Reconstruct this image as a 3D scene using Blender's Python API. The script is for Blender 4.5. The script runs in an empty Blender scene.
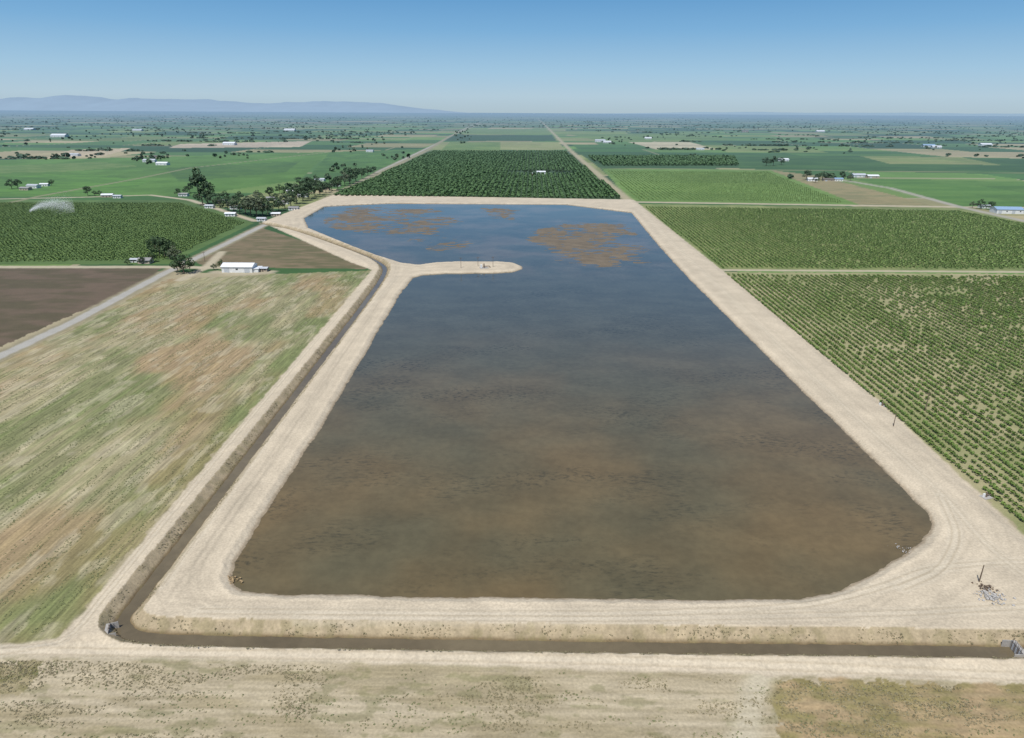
import bpy, math, numpy as np, random
from mathutils import Matrix, Vector
random.seed(7); RNG=np.random.default_rng(11)
scene=bpy.context.scene
# ------------------------------------------------------------------ camera / survey frame
H=110.0; F=683.0; p=math.radians(20.62); r=math.atan(0.006)
fwd=np.array([0,math.cos(p),-math.sin(p)]); R0=np.array([1.,0,0]); U0=np.array([0,math.sin(p),math.cos(p)])
Rv=math.cos(r)*R0+math.sin(r)*U0; Uv=-math.sin(r)*R0+math.cos(r)*U0
def G(u,v,z=0.0):
    d=fwd+(u-512)/F*Rv+(369-v)/F*Uv
    s=(z-H)/d[2]; return (d[0]*s,d[1]*s)
def GP(l,z=0.0): return np.array([G(u,v,z) for u,v in l])
def hpx(px,y): return px*(0.936*y+39)/639.0
cam=bpy.data.cameras.new('Camera'); co=bpy.data.objects.new('camera',cam); scene.collection.objects.link(co)
cam.sensor_width=36; cam.lens=36*F/1024; cam.clip_start=1; cam.clip_end=400000
M=Matrix.Identity(4)
for i in range(3): M[i][0]=Rv[i]; M[i][1]=Uv[i]; M[i][2]=-fwd[i]
M[2][3]=H; co.matrix_world=M; scene.camera=co
scene.view_settings.view_transform='Standard'; scene.view_settings.look='None'; scene.view_settings.exposure=0
# ------------------------------------------------------------------ light
SE=math.radians(60); SAZ=math.radians(205)
sd=Vector((math.sin(SAZ)*math.cos(SE),math.cos(SAZ)*math.cos(SE),math.sin(SE)))
sl=bpy.data.lights.new('sun','SUN'); sl.energy=4.5; sl.angle=math.radians(0.5); sl.color=(1,0.97,0.92)
so=bpy.data.objects.new('sun',sl); scene.collection.objects.link(so); so.rotation_euler=sd.to_track_quat('Z','Y').to_euler(); so.location=(0,0,400)
w=bpy.data.worlds.new('World'); scene.world=w; w.use_nodes=True
nt=w.node_tree; nt.nodes.clear()
def N(nt,t,**k):
    n=nt.nodes.new(t)
    for a,b in k.items(): setattr(n,a,b)
    return n
def lin(c):
    c=np.array(c,float)/255; return np.where(c<0.04045,c/12.92,((c+0.055)/1.055)**2.4)
def C(*c): return lin(c)/1.35
sky=N(nt,'ShaderNodeTexSky',sky_type='NISHITA'); sky.sun_disc=False; sky.sun_elevation=SE; sky.sun_rotation=SAZ; sky.altitude=100; sky.air_density=1.0; sky.dust_density=0.6; sky.ozone_density=2.0
bg=N(nt,'ShaderNodeBackground'); bg.inputs[1].default_value=0.1
wo=N(nt,'ShaderNodeOutputWorld')
tc=N(nt,'ShaderNodeTexCoord'); sx=N(nt,'ShaderNodeSeparateXYZ'); nt.links.new(tc.outputs['Generated'],sx.inputs[0])
ramp=N(nt,'ShaderNodeValToRGB'); nt.links.new(sx.outputs[2],ramp.inputs[0])
SKY=[(0.0,(174,195,207)),(0.020,(178,203,219)),(0.05,(160,197,223)),(0.10,(122,174,216)),(0.16,(84,146,200)),(0.30,(64,122,182)),(0.6,(47,100,160))]
cr=ramp.color_ramp
while len(cr.elements)<len(SKY): cr.elements.new(0.5)
for e,(q,c) in zip(cr.elements,SKY): e.position=q; e.color=(*lin(c),1)
x10=N(nt,'ShaderNodeVectorMath',operation='SCALE'); x10.inputs['Scale'].default_value=10; nt.links.new(ramp.outputs[0],x10.inputs[0])
fr_=N(nt,'ShaderNodeMapRange'); fr_.inputs[1].default_value=.25; fr_.inputs[2].default_value=.7; fr_.inputs[3].default_value=.95; fr_.inputs[4].default_value=.2; nt.links.new(sx.outputs[2],fr_.inputs[0])
mul=N(nt,'ShaderNodeMix',data_type='RGBA'); nt.links.new(fr_.outputs[0],mul.inputs[0])
nt.links.new(sky.outputs[0],mul.inputs[6]); nt.links.new(x10.outputs[0],mul.inputs[7])
nt.links.new(mul.outputs[2],bg.inputs[0]); nt.links.new(bg.outputs[0],wo.inputs[0])
# ------------------------------------------------------------------ helpers
def hsh(ix,iy,s):
    ix=ix.astype(np.int64); iy=iy.astype(np.int64)
    n=(ix*374761393+iy*668265263+s*144269504)&0xffffffff
    n=((n^(n>>13))*1274126177)&0xffffffff; n=n^(n>>16)
    n=(n*2246822519)&0xffffffff
    return ((n^(n>>15))&0xffff)/65535.0
def noise(x,y,s=0):
    ix=np.floor(x); iy=np.floor(y); fx=x-ix; fy=y-iy; fx=fx*fx*(3-2*fx); fy=fy*fy*(3-2*fy)
    a=hsh(ix,iy,s); b=hsh(ix+1,iy,s); c=hsh(ix,iy+1,s); d=hsh(ix+1,iy+1,s)
    return (a*(1-fx)+b*fx)*(1-fy)+(c*(1-fx)+d*fx)*fy
def fbm(x,y,s=0,o=4):
    t=0;a=.5;n=0
    for i in range(o): t=t+a*noise(x*2**i,y*2**i,s+i*17); n+=a; a*=.5
    return t/n
def ss(a,b,x):
    t=np.clip((x-a)/(b-a),0,1); return t*t*(3-2*t)
def pip(x,y,P):
    ins=np.zeros(x.shape,bool); n=len(P)
    for i in range(n):
        x1,y1=P[i]; x2,y2=P[(i+1)%n]
        if y1==y2: continue
        c=((y1>y)!=(y2>y))&(x<(x2-x1)*(y-y1)/(y2-y1)+x1); ins^=c
    return ins
def pld(x,y,P,closed=False):
    d=np.full(x.shape,1e12); n=len(P)
    for i in range(n if closed else n-1):
        a=P[i]; b=P[(i+1)%n]; v=b-a; L=max(v@v,1e-9)
        t=np.clip(((x-a[0])*v[0]+(y-a[1])*v[1])/L,0,1)
        d=np.minimum(d,(x-a[0]-t*v[0])**2+(y-a[1]-t*v[1])**2)
    return np.sqrt(d)
def sdp(x,y,P): 
    d=pld(x,y,P,True); return np.where(pip(x,y,P),-d,d)
def chaikin(P,closed=True,n=2):
    for _ in range(n):
        Q=[]; m=len(P)
        if not closed: Q.append(P[0])
        for i in range(m if closed else m-1):
            a=P[i]; b=P[(i+1)%m]; Q+= [a*.8+b*.2,a*.2+b*.8]
        if not closed: Q.append(P[-1])
        P=np.array(Q)
    return P
YAW=math.atan(0.0274); cy,sy=math.cos(YAW),math.sin(YAW)
def fr(x,y): return x*cy-y*sy, x*sy+y*cy
def fri(a,b): return a*cy+b*sy, -a*sy+b*cy

HAZE=C(136,162,182)  # aerial haze painted into base colours, stronger with distance from the origin
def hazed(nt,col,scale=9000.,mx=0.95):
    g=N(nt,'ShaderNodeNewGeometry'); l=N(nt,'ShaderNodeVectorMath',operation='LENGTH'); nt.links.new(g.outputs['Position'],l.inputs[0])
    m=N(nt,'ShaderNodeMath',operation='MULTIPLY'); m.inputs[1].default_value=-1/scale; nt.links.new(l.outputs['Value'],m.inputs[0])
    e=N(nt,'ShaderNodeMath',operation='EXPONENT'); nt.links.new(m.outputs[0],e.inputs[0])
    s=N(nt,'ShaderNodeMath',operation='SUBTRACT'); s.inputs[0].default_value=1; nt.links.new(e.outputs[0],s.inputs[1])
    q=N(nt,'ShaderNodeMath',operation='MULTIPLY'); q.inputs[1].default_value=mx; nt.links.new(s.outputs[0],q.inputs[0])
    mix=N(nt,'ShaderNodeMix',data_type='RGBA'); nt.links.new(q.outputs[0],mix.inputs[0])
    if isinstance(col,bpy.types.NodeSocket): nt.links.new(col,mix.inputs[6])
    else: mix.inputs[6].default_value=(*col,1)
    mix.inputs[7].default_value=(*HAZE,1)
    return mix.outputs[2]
def mat(name,col,rough=.85,spec=.2,var=.15,scale=1.0,haze=True,metal=0):
    m=bpy.data.materials.new(name); m.use_nodes=True; nt=m.node_tree; b=nt.nodes['Principled BSDF']
    b.inputs['Roughness'].default_value=rough; b.inputs['Specular IOR Level'].default_value=spec; b.inputs['Metallic'].default_value=metal
    g=N(nt,'ShaderNodeNewGeometry'); n=N(nt,'ShaderNodeTexNoise'); n.inputs['Scale'].default_value=scale; n.inputs['Detail'].default_value=4
    nt.links.new(g.outputs['Position'],n.inputs['Vector'])
    mr=N(nt,'ShaderNodeMapRange'); mr.inputs[1].default_value=.25; mr.inputs[2].default_value=.75; mr.inputs[3].default_value=1-var; mr.inputs[4].default_value=1+var
    nt.links.new(n.outputs[0],mr.inputs[0])
    mx=N(nt,'ShaderNodeVectorMath',operation='SCALE'); mx.inputs[0].default_value=tuple(col); nt.links.new(mr.outputs[0],mx.inputs['Scale'])
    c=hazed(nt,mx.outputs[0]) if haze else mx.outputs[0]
    nt.links.new(c,b.inputs['Base Color']); return m
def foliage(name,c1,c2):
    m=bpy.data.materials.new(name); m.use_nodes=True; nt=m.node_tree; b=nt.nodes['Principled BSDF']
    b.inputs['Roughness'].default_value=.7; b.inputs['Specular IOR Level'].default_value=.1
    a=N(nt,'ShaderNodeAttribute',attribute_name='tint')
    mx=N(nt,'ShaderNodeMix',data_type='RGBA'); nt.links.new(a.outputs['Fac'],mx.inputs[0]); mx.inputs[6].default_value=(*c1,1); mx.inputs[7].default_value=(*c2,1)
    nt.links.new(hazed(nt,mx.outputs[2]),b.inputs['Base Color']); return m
def mesh_np(name,V,Fq,k,mats,tint=None,smooth=False):
    me=bpy.data.meshes.new(name); nf=len(Fq)
    me.vertices.add(len(V)); me.vertices.foreach_set('co',np.ascontiguousarray(V,dtype=np.float32).ravel())
    me.loops.add(nf*k); me.loops.foreach_set('vertex_index',np.ascontiguousarray(Fq,dtype=np.int32).ravel())
    me.polygons.add(nf); me.polygons.foreach_set('loop_start',np.arange(nf,dtype=np.int32)*k)
    try: me.polygons.foreach_set('loop_total',np.full(nf,k,dtype=np.int32))
    except Exception: pass
    me.update(calc_edges=True)
    if smooth: me.polygons.foreach_set('use_smooth',np.ones(nf,bool))
    for m in mats: me.materials.append(m)
    if tint is not None:
        a=me.attributes.new('tint','FLOAT','POINT'); a.data.foreach_set('value',np.ascontiguousarray(tint,dtype=np.float32))
    return me
def obj(name,me,loc=(0,0,0),rz=0,parent=None,scale=None):
    o=bpy.data.objects.new(name,me); scene.collection.objects.link(o); o.location=loc; o.rotation_euler[2]=rz
    if scale: o.scale=scale
    if parent: o.parent=parent
    return o
# ------------------------------------------------------------------ land plan (metres on the ground)
ZW=0.2; ZC=-1.1
pond=chaikin(GP([(296,223),(331,203),(625,205),(672,262),(800,389),(922,507),(931,520),(930,532),(915,549),(870,574),(838,593),(790,600),(520,598),(262,594),(238,590),(229,574),(262,520),(330,414),(409,279),(428,274),(512,273),(525,268),(512,262),(442,262),(412,266),(370,253)],ZW),True,1)
canal=chaikin(GP([(262,224),(300,232),(372,258),(387,268),(378,286),(252,452),(145,592),(120,622),(133,637),(200,641),(600,647),(1016,652),(1200,655),(1500,659)],ZC),False,2)
dirt=GP([(262,222),(333,195),(634,200),(722,270),(880,401),(968,483),(1026,537),(1300,760),(1500,720),(1024,683),(760,675),(400,664),(150,656),(0,656),(-300,653),(-300,642),(0,645),(58,640),(95,598),(195,478),(372,270),(350,262)])
ys=[-60000,-20000,-5000,-1000,-200,0,40]
ys+=list(np.exp(np.arange(math.log(60),math.log(980),0.0035)))
ys+=list(np.exp(np.arange(math.log(980)+.01,math.log(90000),0.0125)))
ys=np.array(ys); ts=np.concatenate([[-8,-4,-2.5,-1.8,-1.4],np.arange(-1.15,1.15,0.0022),[1.4,1.8,2.5,4,8]])
s=np.where(ys>=60,ys,60+(60-ys)*1.0)
X=(s[:,None]*ts[None,:]); Y=np.repeat(ys[:,None],len(ts),1); ny,nx=X.shape
x=X.ravel(); y=Y.ravel(); NV=len(x)
near=(y>60)&(y<1000)&(np.abs(x)<900)
xn=x[near]; yn=y[near]
fx,fy=fr(x,y)
PAL=[C(92,128,60),C(74,110,50),C(106,140,66),C(66,98,48),C(116,142,72),C(86,120,60),C(54,84,42),C(138,144,90),C(176,164,124),C(78,114,54),C(122,138,72),C(60,92,44),C(156,150,106)]
PAL=np.array(PAL)
cyh=330.; iy=np.floor(fy/cyh); ofs=hsh(iy,iy*0+3,5)*400
cw=np.where(hsh(iy,iy*0+9,6)<.5,400.,250.)*(1+np.clip(fy-3000,0,40000)/9000)
ix=np.floor((fx+ofs)/cw); 
sub=hsh(ix,iy,31)<.4
iy2=np.where(sub,iy*2+np.floor((fy-iy*cyh)/(cyh/2)),iy*2)
k=(hsh(ix,iy2,77)*len(PAL)).astype(int)%len(PAL)
col=PAL[k].copy()
br=(.9+.25*hsh(ix,iy2,12)); col*=br[:,None]
ex=(fx+ofs)-ix*cw; ey=fy-iy*cyh
edge=((ex<5)|((ey<7)))&(hsh(ix,iy,41)<.5)&(fy<6000)
col[edge]=C(168,158,125)
col[fy<480]=C(178,165,132)
f=fbm(fx/900,fy/260,3,4); dk=ss(.45,.66,f)*ss(2500,7000,fy)*.6
col=col*(1-dk[:,None])+np.array(C(54,80,50))*dk[:,None]
col*= (0.88+.24*fbm(fx/60,fy/60,8,4))[:,None]
rowv=np.zeros(NV,np.float32)
def paint(px,c,c2=None,sxy=(8,8),seed=1,soft=0):
    P=GP(px); m=(x>P[:,0].min()-5)&(x<P[:,0].max()+5)&(y>P[:,1].min()-5)&(y<P[:,1].max()+5)
    idx=np.nonzero(m)[0]; nr=(y[idx]<500)*5.0
    jx=(fbm(x[idx]/3,y[idx]/3,401,3)-.5)*nr; jy=(fbm(x[idx]/3,y[idx]/3,402,3)-.5)*nr
    ii=idx[pip(x[idx]+jx,y[idx]+jy,P)]
    if not len(ii): return ii
    n=fbm(fx[ii]/sxy[0],fy[ii]/sxy[1],seed,4)
    t=ss(.3,.7,n)[:,None]
    col[ii]=np.array(c)*(1-t)+np.array(c2 if c2 is not None else np.array(c)*1.15)*t
    return ii
paint([(0,160),(150,157),(330,152),(300,180),(190,196),(-120,197),(-120,162)],C(88,122,50),C(100,136,60),(60,60),2)
paint([(0,176),(86,173),(150,181),(120,194),(-60,196),(-60,177)],C(98,138,56),C(86,122,50),(30,12),32)
paint([(165,168),(300,161),(286,172),(180,182)],C(78,110,50),C(90,122,54),(30,12),33)
paint([(0,166),(100,162),(140,166),(60,172),(-60,174)],C(116,138,74),C(100,128,62),(30,12),34)
paint([(330,152),(425,149),(345,190),(300,186)],C(92,128,58),C(78,112,50),(30,30),3)
paint([(45,158),(70,150),(132,148),(105,156)],C(188,172,140))
paint([(168,148),(180,144),(312,141),(300,147)],C(194,178,152))
paint([(0,200),(186,200),(254,223),(168,264),(-300,266),(-300,200)],C(90,114,56),C(100,124,64),(20,20),4)
paint([(-300,268),(162,268),(148,282),(-30,360),(-300,470)],C(116,99,80),C(100,90,66),(22,8),5)
paint([(262,228),(372,263),(366,269),(205,267),(196,262)],C(138,121,92),C(112,106,72),(14,5),6)
paint([(330,199),(628,201),(569,151),(428,151)],C(72,92,50),C(62,84,44),(10,10),7)
paint([(430,150),(566,150),(558,142),(442,142)],C(142,150,92),C(154,156,106),(30,30),8)
paint([(444,141),(557,141),(552,135),(452,135)],C(60,86,46))
paint([(455,134),(551,134),(546,129),(464,129)],C(110,132,70))
paint([(440,151),(500,151),(500,142),(450,142)],C(122,142,76),C(104,130,66),(30,30),9)
paint([(600,168),(745,168),(740,155),(582,155)],C(62,88,44),C(70,98,50),(50,20),10)
paint([(632,202),(860,205),(770,170),(602,169)],C(108,138,60),C(122,150,74),(24,6),11)
paint([(770,170),(820,176),(935,206),(860,205)],C(140,136,94),C(160,146,104),(30,6),12)
paint([(850,178),(1024,182),(1300,186),(1300,216),(1024,214),(960,206)],C(86,122,50),C(98,132,58),(60,20),13)
paint([(628,142),(690,142),(716,149),(655,149)],C(188,178,146))
paint([(740,169),(900,172),(1100,176),(1100,160),(900,156),(730,155)],C(64,96,44),C(78,110,52),(80,30),14)
paint([(860,156),(960,157),(1000,165),(890,164)],C(146,150,94),C(124,140,78),(60,20),35)
paint([(700,145),(800,147),(830,153),(728,152)],C(120,142,74),C(136,148,86),(60,20),36)
paint([(568,134),(700,133),(735,140),(600,141)],C(104,130,62),C(118,142,74),(80,30),15)
paint([(638,204),(962,208),(1024,222),(1300,250),(1300,272),(1024,271),(718,270)],C(142,148,92),C(120,134,76),(12,12),16)
paint([(722,272),(1300,276),(1300,762),(1024,536),(966,482),(880,402)],C(176,168,126),C(150,152,102),(24,40),17)
pm=(fy>820)&(fy<5000); b1=hsh(np.floor(fx/170+hsh(np.floor(fy/150),iy*0,91)*3),np.floor(fy/150),92)
col[pm]*=(.88+.24*b1[pm])[:,None]
LF=[(-500,560),(0,362),(60,334),(168,279),(372,270),(195,478),(95,598),(58,640),(0,645),(-500,655)]
ii=paint(LF,C(182,170,132),C(160,154,114),(10,90),18)
n2=fbm(fx[ii]/34,fy[ii]/60,51,5); n3=fbm(fx[ii]/2.4,fy[ii]/60,52,3); n4=fbm(fx[ii]/.9,fy[ii]/22,53,3)
gfac=np.clip(ss(-150,-75,fx[ii]+(fy[ii]-250)*.02)*.5*(.5+n4)+ss(.45,.60,n2)*.6+ss(.5,.6,n3)*.3,0,.88)[:,None]
col[ii]=col[ii]*(1-gfac)+np.array(C(124,134,82))*gfac
bm=(ss(.46,.66,fbm(fx[ii]/28,fy[ii]/50,57,5))*ss(-60,-150,fx[ii])*.6)[:,None]
col[ii]=col[ii]*(1-bm)+np.array(C(178,146,110))*bm
pt=ss(.52,.68,fbm(fx[ii]/4,fy[ii]/11,59,4))[:,None]*.4; col[ii]=col[ii]*(1-pt)+np.array(C(202,190,160))*pt
col[ii]*=(.74+.30*n3+.22*n4)[:,None]
rowv[ii]=1
ii=paint([(-400,657),(0,657),(150,657),(400,665),(760,676),(1024,684),(1500,722),(2500,1200),(-1500,1200)],C(206,191,161),C(192,177,146),(30,4),19)
n=fbm(fx[ii]/16,fy[ii]/3.5,61,5); m=ss(.50,.66,n)[:,None]*.5
col[ii]=col[ii]*(1-m)+np.array(C(160,146,110))*m
n=fbm(fx[ii]/5,fy[ii]/2.2,64,5); m=ss(.58,.68,n)[:,None]*.45
col[ii]=col[ii]*(1-m)+np.array(C(132,130,86))*m
col[ii]*=(.78+.40*fbm(fx[ii]/7,fy[ii]/.4,62,4))[:,None]
ii=paint([(765,678),(1024,686),(1400,716),(1400,760),(790,760),(775,712)],C(184,160,122),C(152,140,94),(5,2.5),20)
col[ii]*=(.72+.54*fbm(fx[ii]/2,fy[ii]/.8,63,4))[:,None]
ii=paint([(-60,662),(50,664),(30,688),(-60,705)],C(134,128,86),C(176,162,126),(3,2),21)
def road(px,wid,c,soft=.6,al=1.,off=0):
    P=GP(px)
    if off:
        t=np.gradient(P,axis=0); t/=np.linalg.norm(t,axis=1)[:,None]; P=P+np.stack([-t[:,1],t[:,0]],1)*off
    m=(x>P[:,0].min()-wid)&(x<P[:,0].max()+wid)&(y>P[:,1].min()-wid)&(y<P[:,1].max()+wid)
    idx=np.nonzero(m)[0]; d=pld(x[idx],y[idx],P); d+= (fbm(x[idx]/4,y[idx]/4,91,2)-.5)*wid*.2
    a=(1-ss(wid*.5-soft,wid*.5+soft,d))[:,None]*al; col[idx]=col[idx]*(1-a)+np.array(c)*a
    if al==1: rowv[idx]*=1-a[:,0]
tan=C(198,185,156)
main=[(-400,562),(-120,412),(0,356),(75,321),(165,273),(215,249),(262,226),(330,199),(380,171),(438,143),(470,126),(492,118)]
road(main,12,C(158,148,118),2); road(main,6.5,C(186,181,170),1)
road([(-300,267),(0,267),(166,267),(235,268)],8,tan,2)
road([(0,199),(90,197),(150,195),(190,200),(255,221)],8,tan,2)
road([(0,205),(40,196),(130,180),(190,168),(330,152)],7,C(150,145,110),3)
road([(222,252),(212,262),(205,268),(180,280)],7,tan,2)
road([(215,272),(245,274),(270,272)],9,C(190,178,150),3)
road([(328,199),(636,202),(960,207),(1300,210)],13,tan,3)
road([(830,178),(890,188),(960,207),(1024,221),(1300,262)],12,C(178,172,154),3)
road([(716,270),(1024,272),(1400,275)],6,tan,2)
road([(629,201),(571,151),(546,126),(537,118)],14,C(184,172,138),4)
road([(325,199),(428,150),(450,136),(480,124)],14,C(160,152,120),4)
road([(428,151),(571,151)],14,C(150,148,108),4)
road([(440,142),(560,142)],14,C(150,148,108),4)
road([(600,168),(1300,176)],14,C(140,140,96),5)
road([(735,760),(745,735),(752,700),(762,676)],5,C(208,196,168),1.8)
for vv in (690,699,708,717,726): road([(-100,vv-3),(400,vv),(1100,vv+6)],.9,C(160,146,114),.4,.3)
# dirt works
z=np.zeros(NV)
sP=sdp(xn,yn,pond)+(fbm(xn/6,yn/6,70,3)-.5)*1.3+(fbm(xn/1.0,yn/1.0,71,2)-.5)*.5
sD=sdp(xn,yn,dirt)+(fbm(xn/3,yn/3,72,3)-.5)*1.6
dC=pld(xn,yn,canal)+(fbm(xn/3,yn/3,73,3)-.5)*.7
cn=col[near]; land=1.3*ss(0,6,-sD)
zn=land+ (fbm(xn/2,yn/2,74,3)-.5)*.14
inD=ss(-.6,.6,-sD)[:,None]
base=np.array(C(217,201,174))*(.88+.22*fbm(xn/16,yn/16,75,5))[:,None]*(.94+.12*fbm(xn/1.0,yn/1.0,76,2))[:,None]
for c0,wd,st in [(7.5,.5,.10),(9.6,.5,.10),(13.5,.7,-.06),(16,.6,.08),(19,.5,.06)]:
    base*= (1-st*np.exp(-((sP-c0+1.2*(noise(xn/30,yn/30,80)-.5))/wd)**2))[:,None]
for c0,wd,st in [(8.5,.5,.10),(10.6,.5,.10),(13.0,1.0,-.05)]:
    base*= (1-st*np.exp(-((dC-c0+1.0*(noise(xn/25,yn/25,81)-.5))/wd)**2))[:,None]
cn=cn*(1-inD)+base*inD
bank=0.2+sP*.42
zn=np.where(sP<2.8,np.minimum(zn,bank),zn)
wet=(ss(-.2,.1,sP)*(1-ss(.3,1.3,sP)))[:,None]*.6
cn=cn*(1-wet)+np.array(C(144,122,92))*wet
crest=np.exp(-((sP-3.4)/.7)**2)[:,None]*.10; cn=cn*(1+crest)
ins=sP<0; zn=np.where(ins,np.maximum(0.2+sP*.42,-.6),zn)
mud=np.array(C(112,102,84)); cn=np.where(ins[:,None],mud*(.8+.4*fbm(xn/6,yn/6,82,3))[:,None],cn)
for px,sc,th in [([(345,205),(452,208),(474,222),(450,238),(380,238),(318,230),(302,221)],30,.40),([(466,206),(534,208),(524,222),(478,222)],20,.43),([(540,221),(638,221),(658,243),(678,268),(600,273),(545,264),(510,240)],32,.41),([(380,236),(470,232),(510,250),(424,260),(400,250)],24,.52)]:
    m=ss(-10,40,-sdp(xn,yn,GP(px))); nz=fbm(xn/sc,yn/(sc*1.2),83,6)
    up=m*(nz-th)*.7+(fbm(xn/9,yn/3.0,84,5)-.5)*1.0*m
    e=ins&(m>.02); zn=np.where(e,np.maximum(zn,0.2+np.clip(up-.22*(1-m),-.5,.05)),zn)
    b=(ss(0.08,.22,zn)*e*(m>.02))[:,None]
    cn=cn*(1-b)+(np.array(C(126,112,92))*(.72+.56*fbm(xn/7,yn/4,85,4))[:,None])*b
cz=-1.75+np.maximum(0,dC-.75)*.80
isC=(cz<zn)&(dC<9)
cn2=np.array(C(190,172,140))*(.76+.42*fbm(xn/1.5,yn/1.5,86,4))[:,None]
low=ss(-.4,-1.1,cz)[:,None]; cn2=cn2*(1-low)+np.array(C(128,110,80))*low
gv=ss(.52,.64,fbm(xn/2.4,yn/2.4,87,4))[:,None]*.35; cn2=cn2*(1-gv)+np.array(C(138,130,88))*gv
cn=np.where(isC[:,None],cn2,cn); zn=np.where(isC,cz+(fbm(xn/1.5,yn/1.5,88,3)-.5)*.2,zn)
col[near]=cn; z[near]=zn
rr=rowv[near]; rr*=(1-inD[:,0]); rowv[near]=rr
dk_=C(174,156,126); lt_=C(228,215,190)
for tr in ([(1060,566),(1000,566),(930,572),(880,592),(800,612),(600,619),(200,616)],[(634,206),(720,290),(860,425),(945,500),(985,550),(1050,600)],[(160,590),(240,480),(330,350),(398,278)],[(-60,652),(0,651),(400,657),(700,664),(1060,679)],[(0,652),(70,642),(110,590),(240,430),(374,274)],[(940,500),(958,540),(940,575),(900,592)],[(1060,610),(1000,612),(900,618),(600,624),(300,622)]):
    tp=chaikin(np.array(tr,float),False,2)
    road(tp,3.6,lt_,.8,.35); road(tp,.5,dk_,.3,.45,.9); road(tp,.5,dk_,.3,.45,-.9)
V=np.stack([x,y,z],1)
I=np.arange(NV).reshape(ny,nx); Fq=np.stack([I[:-1,:-1],I[:-1,1:],I[1:,1:],I[1:,:-1]],-1).reshape(-1,4)
gm_=bpy.data.materials.new('farmland_soil'); gm_.use_nodes=True; nt=gm_.node_tree; b=nt.nodes['Principled BSDF']
b.inputs['Roughness'].default_value=.95; b.inputs['Specular IOR Level'].default_value=.08
a=N(nt,'ShaderNodeAttribute',attribute_name='Col'); g=N(nt,'ShaderNodeNewGeometry')
rot=N(nt,'ShaderNodeMapping'); rot.inputs['Rotation'].default_value=(0,0,YAW); nt.links.new(g.outputs['Position'],rot.inputs['Vector'])
def nz(vec,sc,det,lo,hi,mp=None):
    if mp:
        q=N(nt,'ShaderNodeMapping'); q.inputs['Scale'].default_value=mp; nt.links.new(vec,q.inputs['Vector']); vec=q.outputs[0]
    n=N(nt,'ShaderNodeTexNoise'); n.inputs['Scale'].default_value=sc; n.inputs['Detail'].default_value=det; nt.links.new(vec,n.inputs['Vector'])
    m=N(nt,'ShaderNodeMapRange'); m.inputs[1].default_value=.3; m.inputs[2].default_value=.7; m.inputs[3].default_value=lo; m.inputs[4].default_value=hi
    nt.links.new(n.outputs[0],m.inputs[0]); return m.outputs[0],n.outputs[0]
n1,n1r=nz(g.outputs['Position'],1.6,5,.85,1.13); n2,_=nz(g.outputs['Position'],.12,4,.93,1.07)
n3,_=nz(rot.outputs[0],1.0,6,.68,1.26,(1.0,.07,1))
ra=N(nt,'ShaderNodeAttribute',attribute_name='Row'); rm=N(nt,'ShaderNodeMix',data_type='FLOAT'); rm.inputs[2].default_value=1; nt.links.new(ra.outputs['Fac'],rm.inputs[0]); nt.links.new(n3,rm.inputs[3])
m1=N(nt,'ShaderNodeMath',operation='MULTIPLY'); nt.links.new(n1,m1.inputs[0]); nt.links.new(n2,m1.inputs[1])
m2=N(nt,'ShaderNodeMath',operation='MULTIPLY'); nt.links.new(m1.outputs[0],m2.inputs[0]); nt.links.new(rm.outputs[0],m2.inputs[1])
sc_=N(nt,'ShaderNodeVectorMath',operation='SCALE'); nt.links.new(a.outputs['Color'],sc_.inputs[0]); nt.links.new(m2.outputs[0],sc_.inputs['Scale'])
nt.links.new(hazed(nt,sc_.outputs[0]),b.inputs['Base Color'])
bp=N(nt,'ShaderNodeBump'); bp.inputs['Strength'].default_value=.45; bp.inputs['Distance'].default_value=.2; nt.links.new(n1r,bp.inputs['Height']); nt.links.new(bp.outputs[0],b.inputs['Normal'])
me=mesh_np('ground',V,Fq,4,[gm_],smooth=True)
at=me.attributes.new('Col','FLOAT_COLOR','POINT'); at.data.foreach_set('color',np.concatenate([col,np.ones((NV,1))],1).astype(np.float32).ravel())
at=me.attributes.new('Row','FLOAT','POINT'); at.data.foreach_set('value',rowv.astype(np.float32))
obj('ground',me)
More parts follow.
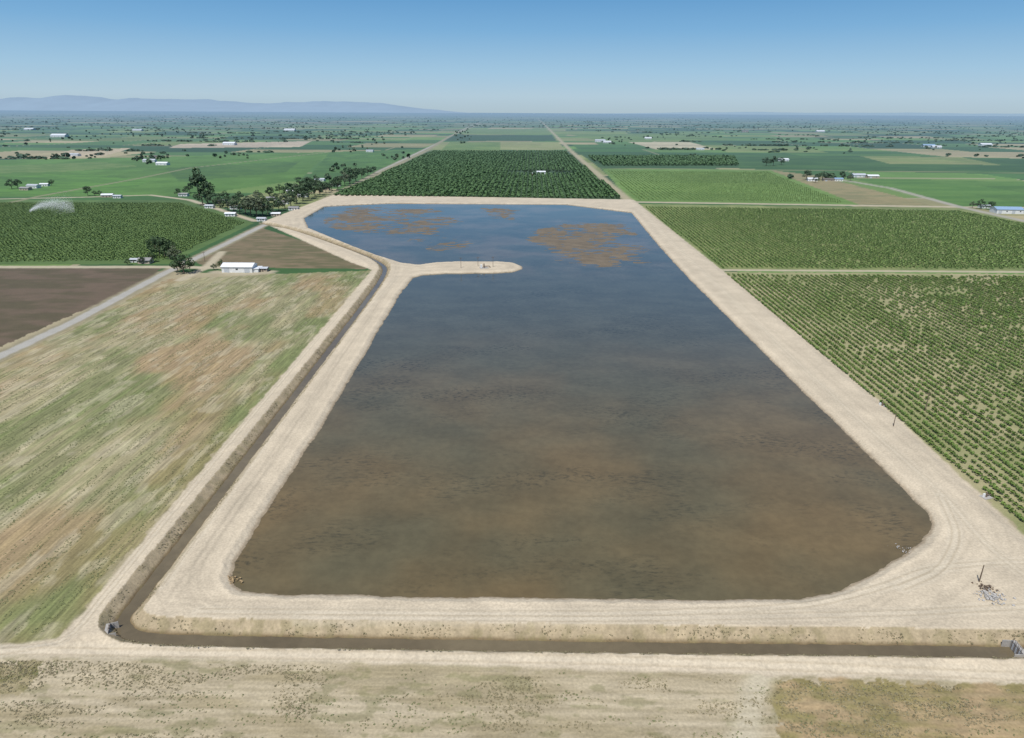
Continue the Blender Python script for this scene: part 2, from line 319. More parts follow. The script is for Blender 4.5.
# ------------------------------------------------------------------ water
def water_mat(name,deep,lightc,far=None,weeds=True,rough=.07):
    m=bpy.data.materials.new(name); m.use_nodes=True; nt=m.node_tree; b=nt.nodes['Principled BSDF']
    b.inputs['IOR'].default_value=1.33; b.inputs['Roughness'].default_value=rough
    g=N(nt,'ShaderNodeNewGeometry')
    def nn(sc,det,lo,hi,mp=None,ro=.5,ang=.35):
        v=g.outputs['Position']
        if mp: q=N(nt,'ShaderNodeMapping'); q.inputs['Scale'].default_value=mp; q.inputs['Rotation'].default_value=(0,0,ang); nt.links.new(v,q.inputs['Vector']); v=q.outputs[0]
        n=N(nt,'ShaderNodeTexNoise'); n.inputs['Scale'].default_value=sc; n.inputs['Detail'].default_value=det; n.inputs['Roughness'].default_value=ro; nt.links.new(v,n.inputs['Vector'])
        r_=N(nt,'ShaderNodeMapRange'); r_.interpolation_type='SMOOTHSTEP'; r_.inputs[1].default_value=lo; r_.inputs[2].default_value=hi; nt.links.new(n.outputs[0],r_.inputs[0]); return r_.outputs[0],n.outputs[0]
    def mixc(fac,a_,b_):
        mw=N(nt,'ShaderNodeMix',data_type='RGBA'); nt.links.new(fac,mw.inputs[0]); nt.links.new(a_,mw.inputs[6]); mw.inputs[7].default_value=(*b_,1); return mw.outputs[2]
    def mulf(a_,b_):
        q=N(nt,'ShaderNodeMath',operation='MULTIPLY'); nt.links.new(a_,q.inputs[0])
        if isinstance(b_,float): q.inputs[1].default_value=b_
        else: nt.links.new(b_,q.inputs[1])
        return q.outputs[0]
    a,_=nn(.014,3,.36,.64)
    mx=N(nt,'ShaderNodeMix',data_type='RGBA'); nt.links.new(a,mx.inputs[0]); mx.inputs[6].default_value=(*deep,1); mx.inputs[7].default_value=(*lightc,1)
    out=mx.outputs[2]
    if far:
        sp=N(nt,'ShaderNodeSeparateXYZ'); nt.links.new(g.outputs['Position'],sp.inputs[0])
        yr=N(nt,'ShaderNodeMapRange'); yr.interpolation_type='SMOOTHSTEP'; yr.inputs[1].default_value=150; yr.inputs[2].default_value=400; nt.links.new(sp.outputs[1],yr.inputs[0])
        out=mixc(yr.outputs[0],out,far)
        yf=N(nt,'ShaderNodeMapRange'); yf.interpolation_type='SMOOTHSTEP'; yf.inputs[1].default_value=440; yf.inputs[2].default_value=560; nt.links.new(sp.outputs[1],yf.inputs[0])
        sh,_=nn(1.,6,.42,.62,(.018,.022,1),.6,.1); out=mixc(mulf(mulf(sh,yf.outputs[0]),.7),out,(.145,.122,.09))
    s1,_=nn(1.,4,.3,.7,(.05,.075,1),.55); s2,_=nn(.35,4,.3,.7,None,.6)
    for s_,am in ((s1,.10),(s2,.07)):
        m3=N(nt,'ShaderNodeMapRange'); m3.inputs[3].default_value=1-am; m3.inputs[4].default_value=1+am; nt.links.new(s_,m3.inputs[0])
        v3=N(nt,'ShaderNodeVectorMath',operation='SCALE'); nt.links.new(out,v3.inputs[0]); nt.links.new(m3.outputs[0],v3.inputs['Scale']); out=v3.outputs[0]
    if weeds:
        for k_,(mp1,mp2,st,an) in enumerate([((.5,.9,1),(.014,.032,1),.7,.35),((.35,1.1,1),(.022,.03,1),.6,-.5)]):
            w1,_=nn(1.,5,.47,.66,mp1,.7,an); w2,_=nn(1.,4,.50,.68,mp2,.55,an+.3)
            out=mixc(mulf(mulf(w1,w2),st),out,(.03,.032,.022))
    nt.links.new(out,b.inputs['Base Color'])
    _,h=nn(1.4,2,.3,.7)
    bp=N(nt,'ShaderNodeBump'); bp.inputs['Strength'].default_value=.10; bp.inputs['Distance'].default_value=.08; nt.links.new(h,bp.inputs['Height']); nt.links.new(bp.outputs[0],b.inputs['Normal'])
    return m
def offset(P,d):
    A=np.roll(P,1,0); B=np.roll(P,-1,0); t=B-A; t/=np.linalg.norm(t,axis=1)[:,None]+1e-9
    area=np.sum(P[:,0]*B[:,1]-B[:,0]*P[:,1]); n=np.stack([t[:,1],-t[:,0]],1)*(1 if area>0 else -1); return P+n*d
Pw=offset(pond,1.7)
me=bpy.data.meshes.new('pond_water'); me.from_pydata([(a,b_,ZW) for a,b_ in Pw],[],[list(range(len(Pw)))]); me.update()
if me.polygons[0].normal.z<0: me.flip_normals()
me.materials.append(water_mat('muddy_water',(.104,.090,.050),(.150,.108,.052),(.080,.084,.064)))
obj('pond_water',me)
t=np.gradient(canal,axis=0); t/=np.linalg.norm(t,axis=1)[:,None]; nrm=np.stack([-t[:,1],t[:,0]],1)
L=canal+nrm*2.4; Rr=canal-nrm*2.4; n=len(canal)
me=bpy.data.meshes.new('canal_water'); me.from_pydata([(a,b_,ZC) for a,b_ in np.concatenate([L,Rr])],[],[(i,n+i,n+i+1,i+1) for i in range(n-1)]); me.update()
if me.polygons[0].normal.z<0: me.flip_normals()
me.materials.append(water_mat('canal_muddy_water',(.125,.100,.062),(.15,.122,.075),None,False,.12)); obj('canal_water',me)
# ------------------------------------------------------------------ vegetation
def puff(nq,rx,ry,rz,sz,zc,seed,trunk=None,lobes=1,flat=.25):
    g=np.random.default_rng(seed); d=g.normal(size=(nq,3)); d/=np.linalg.norm(d,axis=1)[:,None]; rad=g.uniform(.45,1,nq)**.6
    c=d*rad[:,None]
    if lobes>1:
        L=g.normal(size=(lobes,3)); L/=np.linalg.norm(L,axis=1)[:,None]; L*=g.uniform(.3,.75,(lobes,1)); L[:,2]*=.9
        k=g.integers(0,lobes,nq); c=L[k]+c*g.uniform(.28,.5,lobes)[k][:,None]
    c=c*np.array([rx,ry,rz])+np.array([0,0,zc])
    nrm=d+g.normal(size=(nq,3))*.6; nrm[:,2]+=flat; nrm/=np.linalg.norm(nrm,axis=1)[:,None]
    a=np.cross(nrm,g.normal(size=(nq,3))); a/=np.linalg.norm(a,axis=1)[:,None]; b_=np.cross(nrm,a)
    s_=(sz*g.uniform(.6,1.3,nq))[:,None]*.5
    q=np.stack([c-a*s_-b_*s_*.7,c+a*s_*.8-b_*s_,c+a*s_+b_*s_*.8,c-a*s_*.7+b_*s_],1).reshape(-1,3)
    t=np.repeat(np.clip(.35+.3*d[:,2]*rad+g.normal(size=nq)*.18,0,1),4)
    if trunk:
        h,w_=trunk; tv=np.array([[-w_,0,0],[w_,0,0],[w_*.6,0,h],[-w_*.6,0,h],[0,-w_,0],[0,w_,0],[0,w_*.6,h],[0,-w_*.6,h]]); q=np.concatenate([q,tv]); t=np.concatenate([t,np.zeros(8)])
    return q,t
def scatter(name,pts,scl,temps,m,tj=.15,rz=None,tb=0.0):
    N_=len(pts)
    if not N_: return
    k=RNG.integers(0,len(temps),N_); Vs=[];Ts=[]
    ang=RNG.uniform(0,6.283,N_) if rz is None else rz+RNG.normal(size=N_)*.05+np.where(RNG.random(N_)<.5,0,math.pi)
    scl=np.asarray(scl,float); 
    if scl.ndim==1: scl=np.repeat(scl[:,None],3,1)
    tj_=RNG.normal(size=N_)*tj+tb
    for j,(q,t_) in enumerate(temps):
        s_=np.nonzero(k==j)[0]
        if not len(s_): continue
        A=q[None]*scl[s_][:,None,:]; c,s2=np.cos(ang[s_])[:,None],np.sin(ang[s_])[:,None]
        B=np.stack([A[...,0]*c-A[...,1]*s2,A[...,0]*s2+A[...,1]*c,A[...,2]],-1)+pts[s_][:,None,:]
        Vs.append(B.reshape(-1,3)); Ts.append(np.clip(t_[None]+tj_[s_][:,None],0,1).ravel())
    V=np.concatenate(Vs); T=np.concatenate(Ts); Fq=np.arange(len(V)).reshape(-1,4)
    return obj(name,mesh_np(name,V,Fq,4,[m],T))
def rows(px,dx,dy,jit=.25,keep=.97,hole=None):
    P=GP(px); a,b_=fr(P[:,0],P[:,1]); A,B=np.meshgrid(np.arange(a.min(),a.max(),dx),np.arange(b_.min(),b_.max(),dy))
    A=A.ravel()+RNG.normal(size=A.size)*jit*.5; B=B.ravel()+RNG.normal(size=B.size)*jit
    X_,Y_=fri(A,B); m=pip(X_,Y_,P)&(RNG.random(len(X_))<keep)
    if hole is not None: m&=hole(A,B)
    return np.stack([X_[m],Y_[m],np.zeros(m.sum())],1)
vine_m=foliage('vine_leaves',(.060,.105,.020),(.22,.31,.075))
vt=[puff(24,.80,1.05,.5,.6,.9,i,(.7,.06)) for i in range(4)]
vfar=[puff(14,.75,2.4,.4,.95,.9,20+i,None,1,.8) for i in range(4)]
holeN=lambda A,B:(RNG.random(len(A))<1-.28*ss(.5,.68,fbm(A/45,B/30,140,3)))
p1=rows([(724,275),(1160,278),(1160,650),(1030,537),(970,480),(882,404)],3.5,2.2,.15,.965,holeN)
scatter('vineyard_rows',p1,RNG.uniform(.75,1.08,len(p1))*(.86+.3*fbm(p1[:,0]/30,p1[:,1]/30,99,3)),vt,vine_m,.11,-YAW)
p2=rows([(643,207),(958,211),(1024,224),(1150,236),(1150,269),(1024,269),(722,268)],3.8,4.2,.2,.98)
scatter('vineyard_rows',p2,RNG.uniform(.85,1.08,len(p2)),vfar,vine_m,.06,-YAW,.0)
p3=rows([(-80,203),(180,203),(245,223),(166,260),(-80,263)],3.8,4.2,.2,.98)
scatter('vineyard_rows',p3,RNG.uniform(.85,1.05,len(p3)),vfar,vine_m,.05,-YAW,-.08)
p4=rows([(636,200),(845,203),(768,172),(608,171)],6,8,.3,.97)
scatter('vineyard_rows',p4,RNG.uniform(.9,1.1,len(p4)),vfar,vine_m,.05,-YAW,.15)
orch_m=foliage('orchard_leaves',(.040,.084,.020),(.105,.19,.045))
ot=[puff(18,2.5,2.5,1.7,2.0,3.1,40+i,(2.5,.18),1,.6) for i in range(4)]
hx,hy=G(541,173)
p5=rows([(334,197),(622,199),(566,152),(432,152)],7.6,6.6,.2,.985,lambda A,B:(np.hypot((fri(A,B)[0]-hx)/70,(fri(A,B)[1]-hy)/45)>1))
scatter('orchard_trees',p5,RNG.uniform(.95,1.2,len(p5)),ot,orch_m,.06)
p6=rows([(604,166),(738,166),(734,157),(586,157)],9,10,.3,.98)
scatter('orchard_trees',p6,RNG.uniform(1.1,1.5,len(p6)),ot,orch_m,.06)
weed_m=foliage('dry_weeds',(.16,.145,.080),(.36,.31,.19)); tt=[puff(9,.35,.35,.14,.2,.1,60+i) for i in range(5)]
def rnd_in(px,n,th=None,sc=20,seed=5):
    P=GP(px); X_=RNG.uniform(P[:,0].min(),P[:,0].max(),n); Y_=RNG.uniform(P[:,1].min(),P[:,1].max(),n); m=pip(X_,Y_,P)
    if th is not None: m&=RNG.random(n)<ss(th-.06,th+.12,fbm(X_/sc,Y_/(sc*.25),seed,5))
    return np.stack([X_[m],Y_[m],np.zeros(m.sum())],1)
q=np.concatenate([rnd_in([(-60,660),(150,662),(400,668),(760,680),(1100,690),(1100,760),(-60,760)],26000,.54,14),rnd_in([(770,682),(1100,690),(1100,760),(795,760)],6000,.5,6),rnd_in([(-60,663),(60,663),(40,690),(-60,700)],700)])
scatter('scrub_weeds',q,RNG.uniform(.25,.8,len(q)),tt,weed_m,.2)
green_m=foliage('field_weeds',(.13,.15,.062),(.27,.28,.14))
q=rnd_in([(0,660),(150,662),(400,668),(760,680),(1024,690),(1024,745),(0,745)],6000,.58,10,77)
scatter('green_weeds',q,RNG.uniform(.3,.8,len(q)),tt,green_m,.2,None,-.1)
q=rnd_in([(-60,400),(0,372),(168,285),(362,275),(190,478),(90,595),(50,632),(-60,640)],70000)
a_,b_=fr(q[:,0],q[:,1]); q=q[(fbm(a_/1.6,b_/40,201,3)>.52)]
scatter('field_weeds',q,RNG.uniform(.3,.8,len(q)),tt,green_m,.2)
seglen=np.linalg.norm(np.diff(canal,axis=0),axis=1); i0=RNG.choice(len(seglen),9000,p=seglen/seglen.sum()); tpar=RNG.random(9000)[:,None]; off=(RNG.uniform(1.9,4.3,9000)*np.where(RNG.random(9000)<.5,1,-1))[:,None]
pc=canal[i0]*(1-tpar)+canal[i0+1]*tpar+nrm[i0]*off; zc=-1.75+(np.abs(off[:,0])-.75)*.80
mk=(fbm(pc[:,0]/5,pc[:,1]/5,301,3)>.5)&(pc[:,0]<150)&(pc[:,1]<560); q=np.stack([pc[mk,0],pc[mk,1],zc[mk]-.05],1)
scatter('canal_bank_weeds',q,RNG.uniform(.4,.9,len(q)),tt,weed_m,.2,None,-.1)
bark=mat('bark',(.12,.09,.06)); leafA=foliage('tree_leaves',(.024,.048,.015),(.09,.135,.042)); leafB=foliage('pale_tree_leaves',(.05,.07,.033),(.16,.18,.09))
def tree_mesh(nm,seed,slim,lm):
    g=np.random.default_rng(seed); V=[];Fc=[];T=[]
    def limb(a,b,r1,r2):
        a=np.array(a);b=np.array(b); d=b-a; d/=np.linalg.norm(d); u=np.cross(d,[.3,1,.2]); u/=np.linalg.norm(u); w_=np.cross(d,u); s0=len(V)
        for (c,r_) in ((a,r1),(b,r2)):
            for k in range(6): th=k*math.pi/3; V.append(c+(u*math.cos(th)+w_*math.sin(th))*r_)
        for k in range(6): Fc.append((s0+k,s0+(k+1)%6,s0+6+(k+1)%6,s0+6+k))
    limb((0,0,-.2),(0.01,0,.42),.032,.02); cs=[]
    for i in range(7):
        th=i*2.4; rr_=slim*g.uniform(.18,.34); h=g.uniform(.42,.85); e=np.array([math.cos(th)*rr_,math.sin(th)*rr_,h]); limb((0,0,.22+.05*i),e,.014,.005); cs.append(e)
    cs.append(np.array([0,0,.88])); nb=len(Fc)
    for c in cs:
        R_=g.uniform(.13,.2)
        q,t_=puff(70,R_*slim**.5,R_*slim**.5,R_*.85,.062,0,int(g.integers(1e6))); s0=len(V); V.extend(list(q+c)); T.append((s0,t_+g.normal()*.12))
        Fc.extend([tuple(range(s0+4*i,s0+4*i+4)) for i in range(70)])
    tn=np.zeros(len(V)); 
    for s0,t_ in T: tn[s0:s0+len(t_)]=np.clip(t_,0,1)
    me=mesh_np(nm,np.array(V),np.array(Fc),4,[bark,lm],tn); mi=np.ones(len(Fc),np.int32); mi[:nb]=0; me.polygons.foreach_set('material_index',mi); return me
TM=[tree_mesh('tree_a',1,1.0,leafA),tree_mesh('tree_b',2,1.25,leafA),tree_mesh('tree_c',3,.6,leafA),tree_mesh('tree_d',4,1.0,leafB),tree_mesh('tree_e',5,1.4,leafA)]
def tree(u,v,hp,k,name='shade_tree'):
    X_,Y_=G(u,v); h=hpx(hp,Y_)
    obj(name,TM[k],(X_,Y_,0),random.uniform(0,6.28),None,(h*random.uniform(.9,1.2),h*random.uniform(.9,1.2),h))
for u,v,hp,k in [(156,252,15,1),(160,256,18,0),(165,257,17,0),(170,259,18,1),(176,262,15,3),(184,274,18,4),(178,272,12,1),(190,271,9,0),(152,262,10,1),(142,264,7,0),(128,265,6,1),(222,268,8,1),(214,270,6,3),(200,197,26,2),(208,204,20,0),(203,205,16,1),(214,206,12,4),(220,208,11,1),(228,211,12,1),(234,212,12,3),(240,214,15,1),(246,215,14,0),(251,216,18,3),(257,217,20,3),(263,216,15,1),(268,214,12,0),(273,212,13,4),(279,211,12,1),(285,209,14,3),(291,207,14,1),(297,204,16,0),(303,201,15,1),(309,199,16,0),(315,197,14,4),(320,195,13,1),(326,193,10,4),(332,191,10,1),(338,190,12,0),(345,186,12,3),(350,184,15,1),(356,182,13,4),(362,179,10,0),(368,176,9,1),(374,174,7,0),(236,206,10,0),(226,204,12,1),(248,207,10,3),(262,205,10,1),(276,203,9,4),(288,198,11,1),(296,194,10,3),(308,190,12,0),(316,186,10,1),(300,187,9,4),(280,194,9,1),(270,198,10,0),(258,200,9,3),(240,200,8,1),(190,193,9,0),(186,194,7,1),(178,196,7,0),(12,189,9,1),(18,188,8,0),(52,186,6,1),(88,196,9,0),(95,196,5,1),(100,196,5,1),(766,166,8,1),(773,166,9,0),(781,165,7,1),(806,180,9,0),(822,180,8,1),(842,179,7,0),(850,181,6,3),(815,183,6,4),(980,209,9,1),(990,210,8,0),(972,208,6,3),(525,174,4,0),(531,174,5,1),(548,174,5,1),(556,174,4,0),(562,174,5,4)]:
    tree(u,v,hp,k,'eucalyptus_tree' if k==2 else 'shade_tree')
dt=[puff(16,6,5,4.0,5,4.4,70+i,None,3) for i in range(4)]
n=12000; yy=np.exp(RNG.uniform(math.log(1700),math.log(16000),n)); xx=yy*RNG.uniform(-.95,.95,n)
fa,fb=fr(xx,yy); snap=RNG.random(n); fb=np.where(snap<.75,np.round(fb/330)*330+RNG.normal(size=n)*6,fb)
kk=fbm(fa/420,fb/170,401,4)>.53; wx,wy=fri(fa,fb)
kk&=~pip(wx,wy,GP([(0,165),(300,200),(640,205),(1024,205),(1100,160),(650,150),(560,128),(450,128),(300,155)]))
q=np.stack([wx[kk],wy[kk],np.zeros(kk.sum())],1); sc=RNG.uniform(.4,1.0,len(q)); scl=np.stack([sc*RNG.uniform(1,3.5,len(q)),sc,sc],1)
dleaf=foliage('distant_leaves',(.035,.062,.025),(.09,.14,.05))
scatter('distant_trees',q,scl,dt,dleaf,.12,0.0)
pts=[]
for (u,v,n_,su,sv) in [(150,160,26,10,2.5),(230,156,10,14,1.5),(60,158,10,20,1.5),(120,134,30,50,3),(350,150,12,20,3),(375,140,12,10,3),(462,137,24,5,4),(615,142,10,12,1.5),(650,138,10,12,1),(740,131,12,5,1),(860,140,14,14,2),(930,147,14,8,1.5),(985,145,20,12,2),(830,178,14,16,1.5),(700,158,6,20,1),(320,132,20,40,2),(40,140,20,40,2),(250,128,26,60,1.5),(800,128,26,90,1.5),(395,133,14,20,1.5),(1000,131,20,40,2),(395,157,10,8,2),(300,190,14,14,3),(325,180,12,10,4),(335,168,8,14,3)]:
    for _ in range(n_): pts.append((*G(u+random.gauss(0,su),v+random.gauss(0,sv)),0))
pts=np.array(pts); scatter('farmstead_trees',pts,RNG.uniform(.6,1.3,len(pts)),dt,leafA,.15)
# ------------------------------------------------------------------ buildings
M_w=mat('white_wall',(.72,.72,.70),.6); M_t=mat('tan_stucco',(.42,.35,.26)); M_g=mat('galvanized_roof',(.48,.50,.52),.45,.5); M_b=mat('brown_shingle',(.13,.10,.08)); M_bl=mat('blue_metal_roof',(.25,.36,.50),.5); M_wr=mat('white_metal_roof',(.74,.75,.76),.45); M_d=mat('dark_glass',(.03,.035,.04),.2,.5); M_gr=mat('grey_shingle',(.26,.25,.24)); M_c=mat('concrete',(.36,.34,.31),scale=2); M_wood=mat('weathered_wood',(.14,.10,.07),scale=3); M_st=mat('rusty_steel',(.16,.11,.08),.6,.4); M_rd=mat('rubble_stone',(.42,.40,.37),scale=2)
def boxv(x0,x1,y0,y1,z0,z1): return [(x0,y0,z0),(x1,y0,z0),(x1,y1,z0),(x0,y1,z0),(x0,y0,z1),(x1,y0,z1),(x1,y1,z1),(x0,y1,z1)]
BF=[(0,3,2,1),(4,5,6,7),(0,1,5,4),(1,2,6,5),(2,3,7,6),(3,0,4,7)]
def boxes(nm,bl,m,parent,bev=0):
    V=[];Fc=[]
    for b_ in bl:
        s0=len(V); V+=boxv(*b_); Fc+=[tuple(s0+i for i in f_) for f_ in BF]
    me=bpy.data.meshes.new(nm); me.from_pydata(V,[],Fc); me.materials.append(m); me.update(); o=obj(nm,me,parent=parent)
    if bev: md=o.modifiers.new('b','BEVEL'); md.width=bev; md.segments=2
    return o
def building(name,u,v,w_,d,h,rise,wm,rm,rz=0,doors=1,big=False,shed=0):
    X_,Y_=G(u,v); e=bpy.data.objects.new(name,None); scene.collection.objects.link(e); e.location=(X_,Y_,0); e.rotation_euler[2]=rz
    hw,hd=w_/2,d/2
    V=[(-hw,-hd,0),(hw,-hd,0),(hw,hd,0),(-hw,hd,0),(-hw,-hd,h),(hw,-hd,h),(hw,hd,h),(-hw,hd,h),(-hw,0,h+rise),(hw,0,h+rise)]
    Fc=[(0,1,5,4),(1,2,6,9,5),(2,3,7,6),(3,0,4,8,7),(4,5,9,8),(6,7,8,9)]
    me=bpy.data.meshes.new('walls'); me.from_pydata(V,[],Fc); me.materials.append(wm); me.update(); obj('walls',me,parent=e)
    o=.6; sl=rise/hd; t_=.18
    def slab(sgn):
        ye=sgn*(hd+o); ze=h-sl*o+.05; zr=h+rise+.05
        return [(-hw-o,ye,ze),(hw+o,ye,ze),(hw+o,0,zr),(-hw-o,0,zr),(-hw-o,ye,ze+t_),(hw+o,ye,ze+t_),(hw+o,0,zr+t_),(-hw-o,0,zr+t_)]
    V=slab(-1)+slab(1); Fc=[f_ for f_ in BF]+[tuple(8+i for i in f_[::-1]) for f_ in BF]
    me=bpy.data.meshes.new('roof'); me.from_pydata(V,[],Fc); me.materials.append(rm); me.update(); obj('roof',me,parent=e)
    if big:
        k=max(2,int(w_/7)); bl=[(-hw+(i+.5)*w_/k-1.9,-hw+(i+.5)*w_/k+1.9,-hd-.05,-hd+.02,0.02,h*.78) for i in range(k) if i%2==0]
        boxes('roll_doors',bl,M_g,e)
        boxes('windows',[(-hw+(i+.5)*w_/k-.8,-hw+(i+.5)*w_/k+.8,-hd-.04,-hd+.02,h*.45,h*.7) for i in range(k) if i%2],M_d,e)
    else:
        boxes('door',[(-.5,.5,-hd-.05,-hd+.02,.02,2.1)],M_b,e)
        boxes('windows',[(a-.8,a+.8,-hd-.04,-hd+.02,1.0,2.1) for a in (-hw*.6,hw*.55)]+[(hw-.02,hw+.04,-.8,.8,1,2.1)],M_d,e)
    if shed:
        boxes('lean_to',[(hw+.003,hw+shed,-hd*.8,hd*.8,0,h*.62)],wm,e); boxes('lean_to_roof',[(hw+.01,hw+shed+.5,-hd*.8-.4,hd*.8+.4,h*.62+.003,h*.62+.2)],rm,e)
    return e
building('white_barn',240,271,22,11,4.2,1.8,M_w,M_wr,.0,big=True,shed=4)
building('storage_shed',264,271,6,5,2.4,.6,M_t,M_g)
building('farmhouse',146,263,9,7,2.8,1.3,M_t,M_gr)
building('storage_shed',135,262,5,4,2.3,.6,M_w,M_g)
for u,v,w_,h,wm,rm in [(236,209,12,3,M_w,M_gr),(231,216,11,3,M_w,M_wr),(262,221,9,3,M_w,M_g),(276,216,10,3,M_t,M_wr),(294,210,11,3,M_w,M_gr),(262,208,14,3,M_t,M_b),(283,204,13,3,M_w,M_gr),(303,197,13,3,M_w,M_wr),(272,200,13,3,M_w,M_gr),(336,186,15,3,M_w,M_g),(325,190,14,3,M_t,M_b),(222,203,12,3,M_t,M_gr),(210,208,10,3,M_w,M_g),(292,193,14,3,M_w,M_wr),(312,186,13,3,M_t,M_gr),(320,181,16,3,M_w,M_g),(250,203,10,3,M_w,M_wr),(184,196,12,3,M_w,M_gr),(34,188,16,4,M_w,M_g),(45,186,12,3,M_w,M_wr),(26,190,14,3,M_t,M_gr),(150,162,26,4,M_w,M_g),(163,165,24,4,M_w,M_wr),(158,158,20,4,M_t,M_b),(108,197,14,3,M_t,M_wr),(118,198,10,3,M_w,M_g),(541,174,16,4,M_w,M_wr),(533,175,10,3,M_t,M_g),(812,181,16,4,M_w,M_wr),(828,181,18,3,M_t,M_b),(838,181,14,4,M_w,M_bl),(858,177,24,4,M_w,M_g),(872,178,20,4,M_t,M_wr),(600,142,40,6,M_w,M_g),(607,143,30,5,M_w,M_wr),(648,139,30,5,M_w,M_wr),(745,132,40,6,M_t,M_b),(783,161,24,4,M_w,M_wr),(928,147,40,6,M_w,M_bl),(936,148,30,5,M_w,M_wr),(230,145,40,6,M_w,M_wr),(370,152,20,4,M_w,M_g),(985,146,40,6,M_w,M_wr),(75,156,24,4,M_w,M_g),(290,131,60,7,M_w,M_wr),(60,137,60,7,M_w,M_wr),(700,150,24,4,M_w,M_g),(138,131,50,6,M_w,M_g),(30,130,50,6,M_w,M_wr),(820,132,50,6,M_w,M_wr)]:
    building('farm_building' if w_>17 else 'farmhouse',u,v,w_,w_*.6,h,w_*.1,wm,rm,random.uniform(-.15,.15),big=w_>17)
building('blue_roof_barn',1006,213,30,16,5,2.4,M_w,M_bl,-.1,big=True,shed=6)
building('storage_shed',984,208,12,8,3,1,M_w,M_g)
# ------------------------------------------------------------------ poles and site equipment
def cyl(V,Fc,a,b,r1,r2,n=8):
    a=np.array(a,float);b=np.array(b,float); d=b-a; d/=np.linalg.norm(d); u=np.cross(d,[.31,.9,.2]); u/=np.linalg.norm(u); w_=np.cross(d,u); s0=len(V)
    for c,r_ in ((a,r1),(b,r2)):
        for k in range(n): th=k*2*math.pi/n; V.append(tuple(c+(u*math.cos(th)+w_*math.sin(th))*r_))
    for k in range(n): Fc.append((s0+k,s0+(k+1)%n,s0+n+(k+1)%n,s0+n+k))
    Fc.append(tuple(range(s0+n-1,s0-1,-1))); Fc.append(tuple(range(s0+n,s0+2*n)))
def pole(u,v,h,arm=True,z0=0,name='utility_pole'):
    X_,Y_=G(u,v,z0); V=[];Fc=[]; cyl(V,Fc,(0,0,-.5),(0,0,h),.17,.11)
    if arm:
        s0=len(V); V+=boxv(-1.2,1.2,.13,.25,h-.75,h-.6); Fc+=[tuple(s0+i for i in f_) for f_ in BF]
        for a in (-1.1,-.5,.5,1.1): cyl(V,Fc,(a,.19,h-.6),(a,.19,h-.38),.05,.04,6)
        cyl(V,Fc,(-.8,.19,h-.75),(0,.1,h-1.4),.03,.03,5); cyl(V,Fc,(.8,.19,h-.75),(0,.1,h-1.4),.03,.03,5)
    me=bpy.data.meshes.new(name); me.from_pydata(V,[],Fc); me.materials.append(M_wood); me.update(); obj(name,me,(X_,Y_,z0),.2)
pole(893,428,6,False,.6); pole(925,411,8,True,0); pole(979,582,5,False,1.2)
for a in [(461,268,8),(478,266,7),(493,267,8)]: pole(a[0],a[1],a[2],True,1.2)
pole(205,262,8)
def pump(name,u,v,z0,s_=1.0,rz=0.3):
    X_,Y_=G(u,v,z0); e=bpy.data.objects.new(name,None); scene.collection.objects.link(e); e.location=(X_,Y_,z0); e.rotation_euler[2]=rz; e.scale=(s_,)*3
    boxes('concrete_pad',[(-2,2,-1.5,1.5,-.3,.15)],M_c,e,.03); V=[];Fc=[]
    cyl(V,Fc,(0,0,.15),(0,0,1.1),.35,.35,12); cyl(V,Fc,(0,0,1.1),(0,0,2.1),.28,.24,12); cyl(V,Fc,(0,0,.8),(2.6,0,.8),.18,.18,10); cyl(V,Fc,(2.6,0,.8),(3.4,0,-.4),.18,.18,10)
    me=bpy.data.meshes.new('pump_motor_and_pipe'); me.from_pydata(V,[],Fc); me.materials.append(M_st); me.update(); obj('pump_motor_and_pipe',me,parent=e)
    boxes('control_cabinet',[(-1.7,-.9,-.3,.3,.15,1.7)],M_w,e,.03)
pump('irrigation_pump',484,268,1.25,1.6); pump('irrigation_pump',986,497,.1,.8); pump('irrigation_pump',882,406,.1,.9)
def rocks(name,u,v,z0,n_,spr,smin,smax,m,flat=.6):
    X_,Y_=G(u,v,z0); V=[];Fc=[]
    for _ in range(n_):
        c=np.array([random.gauss(0,spr),random.gauss(0,spr*.8),0]); s_=random.uniform(smin,smax); c[2]=s_*.2+max(0,.5-np.hypot(c[0],c[1])/spr*.3)*flat
        rm_=np.array(Matrix.Rotation(random.uniform(0,6),3,Vector((random.random(),random.random(),1)).normalized()))
        s0=len(V)
        for q_ in boxv(-1,1,-.8,.8,-.5,.5): V.append(tuple(rm_@(np.array(q_)*s_*.5*np.array([random.uniform(.6,1.2) for _ in range(3)]))+c))
        Fc+=[tuple(s0+i for i in f_) for f_ in BF]
    me=bpy.data.meshes.new(name); me.from_pydata(V,[],Fc); me.materials.append(m); me.update(); obj(name,me,(X_,Y_,z0))
rocks('concrete_rubble_pile',990,597,1.3,110,1.6,.15,.7,M_rd)
rocks('broken_timber_pile',985,588,1.3,40,1.2,.2,.6,M_wood)
rocks('shoreline_riprap',905,550,.35,30,1.4,.12,.4,M_rd,0); rocks('shoreline_riprap',234,580,.5,40,1.0,.2,.6,mat('ochre_rock',(.36,.26,.14)),0)
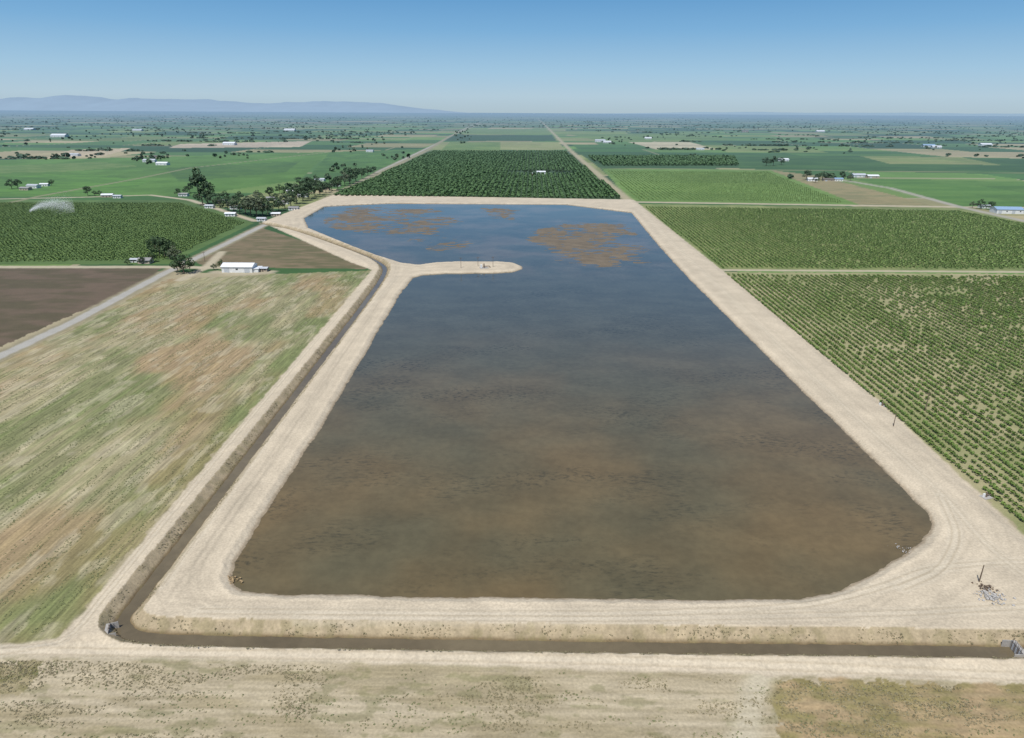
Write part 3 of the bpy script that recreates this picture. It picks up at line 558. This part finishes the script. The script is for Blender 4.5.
def gate(name,u,v,rz,s_=1):
    X_,Y_=G(u,v,0); e=bpy.data.objects.new(name,None); scene.collection.objects.link(e); e.location=(X_,Y_,0); e.rotation_euler[2]=rz; e.scale=(s_,)*3
    boxes('headwall',[(-2.6,2.6,-.2,.2,-2,1.1)],M_c,e,.03); boxes('wing_walls',[(-2.8,-2.603,-.2,2.4,-2,.9),(2.603,2.8,-.2,2.4,-2,.9)],M_c,e,.02)
    boxes('gate_frames',[(a-.5,a-.42,.21,.3,-1.4,2.2) for a in (-1.4,0,1.4)]+[(a+.42,a+.5,.21,.3,-1.4,2.2) for a in (-1.4,0,1.4)]+[(a-.42,a+.42,.21,.3,2.1,2.2) for a in (-1.4,0,1.4)],M_st,e)
    boxes('slide_gates',[(a-.4,a+.4,.22,.27,-1.3,.6) for a in (-1.4,0,1.4)],M_g,e); boxes('walkway',[(-2.6,2.6,-1.0,-.203,.95,1.05)],M_c,e)
gate('canal_headgate',109,631,-1.2,.7); gate('canal_headgate',1017,650,1.5,.8)
X_,Y_=G(30,214); e=bpy.data.objects.new('irrigation_sprinkler',None); scene.collection.objects.link(e); e.location=(X_,Y_,0)
V=[];Fc=[]; cyl(V,Fc,(0,0,0),(0,0,3),.08,.08); cyl(V,Fc,(0,0,3),(1.2,0,3.6),.06,.04); me=bpy.data.meshes.new('riser'); me.from_pydata(V,[],Fc); me.materials.append(M_st); obj('riser',me,parent=e)
n=16000; t_=RNG.random(n)**.8; th=RNG.normal(.35,.35,n); d=t_*46; P=np.stack([np.cos(th)*d,np.sin(th)*d*.8,3+16*t_*(1.1-t_)*1.6+RNG.normal(size=n)*(.6+4*t_)],1); P[:,2]=np.maximum(P[:,2],.5)
Vq=np.concatenate([P+np.array(o_)*.07 for o_ in ((-1,0,-1),(1,0,-1),(0,.6,1))],1).reshape(-1,3); me=mesh_np('spray_droplets',Vq,np.arange(3*n).reshape(-1,3),3,[mat('spray',(.8,.82,.85),.5)]); obj('spray_droplets',me,parent=e)
# ------------------------------------------------------------------ hills on the horizon
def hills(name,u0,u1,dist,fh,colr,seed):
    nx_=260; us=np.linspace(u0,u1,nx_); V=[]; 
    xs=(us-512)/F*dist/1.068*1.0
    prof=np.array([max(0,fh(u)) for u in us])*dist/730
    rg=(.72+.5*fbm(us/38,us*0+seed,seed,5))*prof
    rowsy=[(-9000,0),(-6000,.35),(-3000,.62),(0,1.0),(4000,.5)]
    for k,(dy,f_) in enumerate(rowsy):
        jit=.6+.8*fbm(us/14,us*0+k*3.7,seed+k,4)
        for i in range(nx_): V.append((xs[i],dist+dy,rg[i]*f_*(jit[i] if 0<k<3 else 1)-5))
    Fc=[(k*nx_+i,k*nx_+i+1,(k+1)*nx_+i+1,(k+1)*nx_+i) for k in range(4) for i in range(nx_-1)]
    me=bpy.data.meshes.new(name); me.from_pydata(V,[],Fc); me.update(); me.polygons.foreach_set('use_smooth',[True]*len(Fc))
    me.materials.append(mat(name+'_haze_tint',colr,1,0,.03,.0006,False)); obj(name,me)  # base colour is a fixed haze blue, distance haze painted onto the slopes
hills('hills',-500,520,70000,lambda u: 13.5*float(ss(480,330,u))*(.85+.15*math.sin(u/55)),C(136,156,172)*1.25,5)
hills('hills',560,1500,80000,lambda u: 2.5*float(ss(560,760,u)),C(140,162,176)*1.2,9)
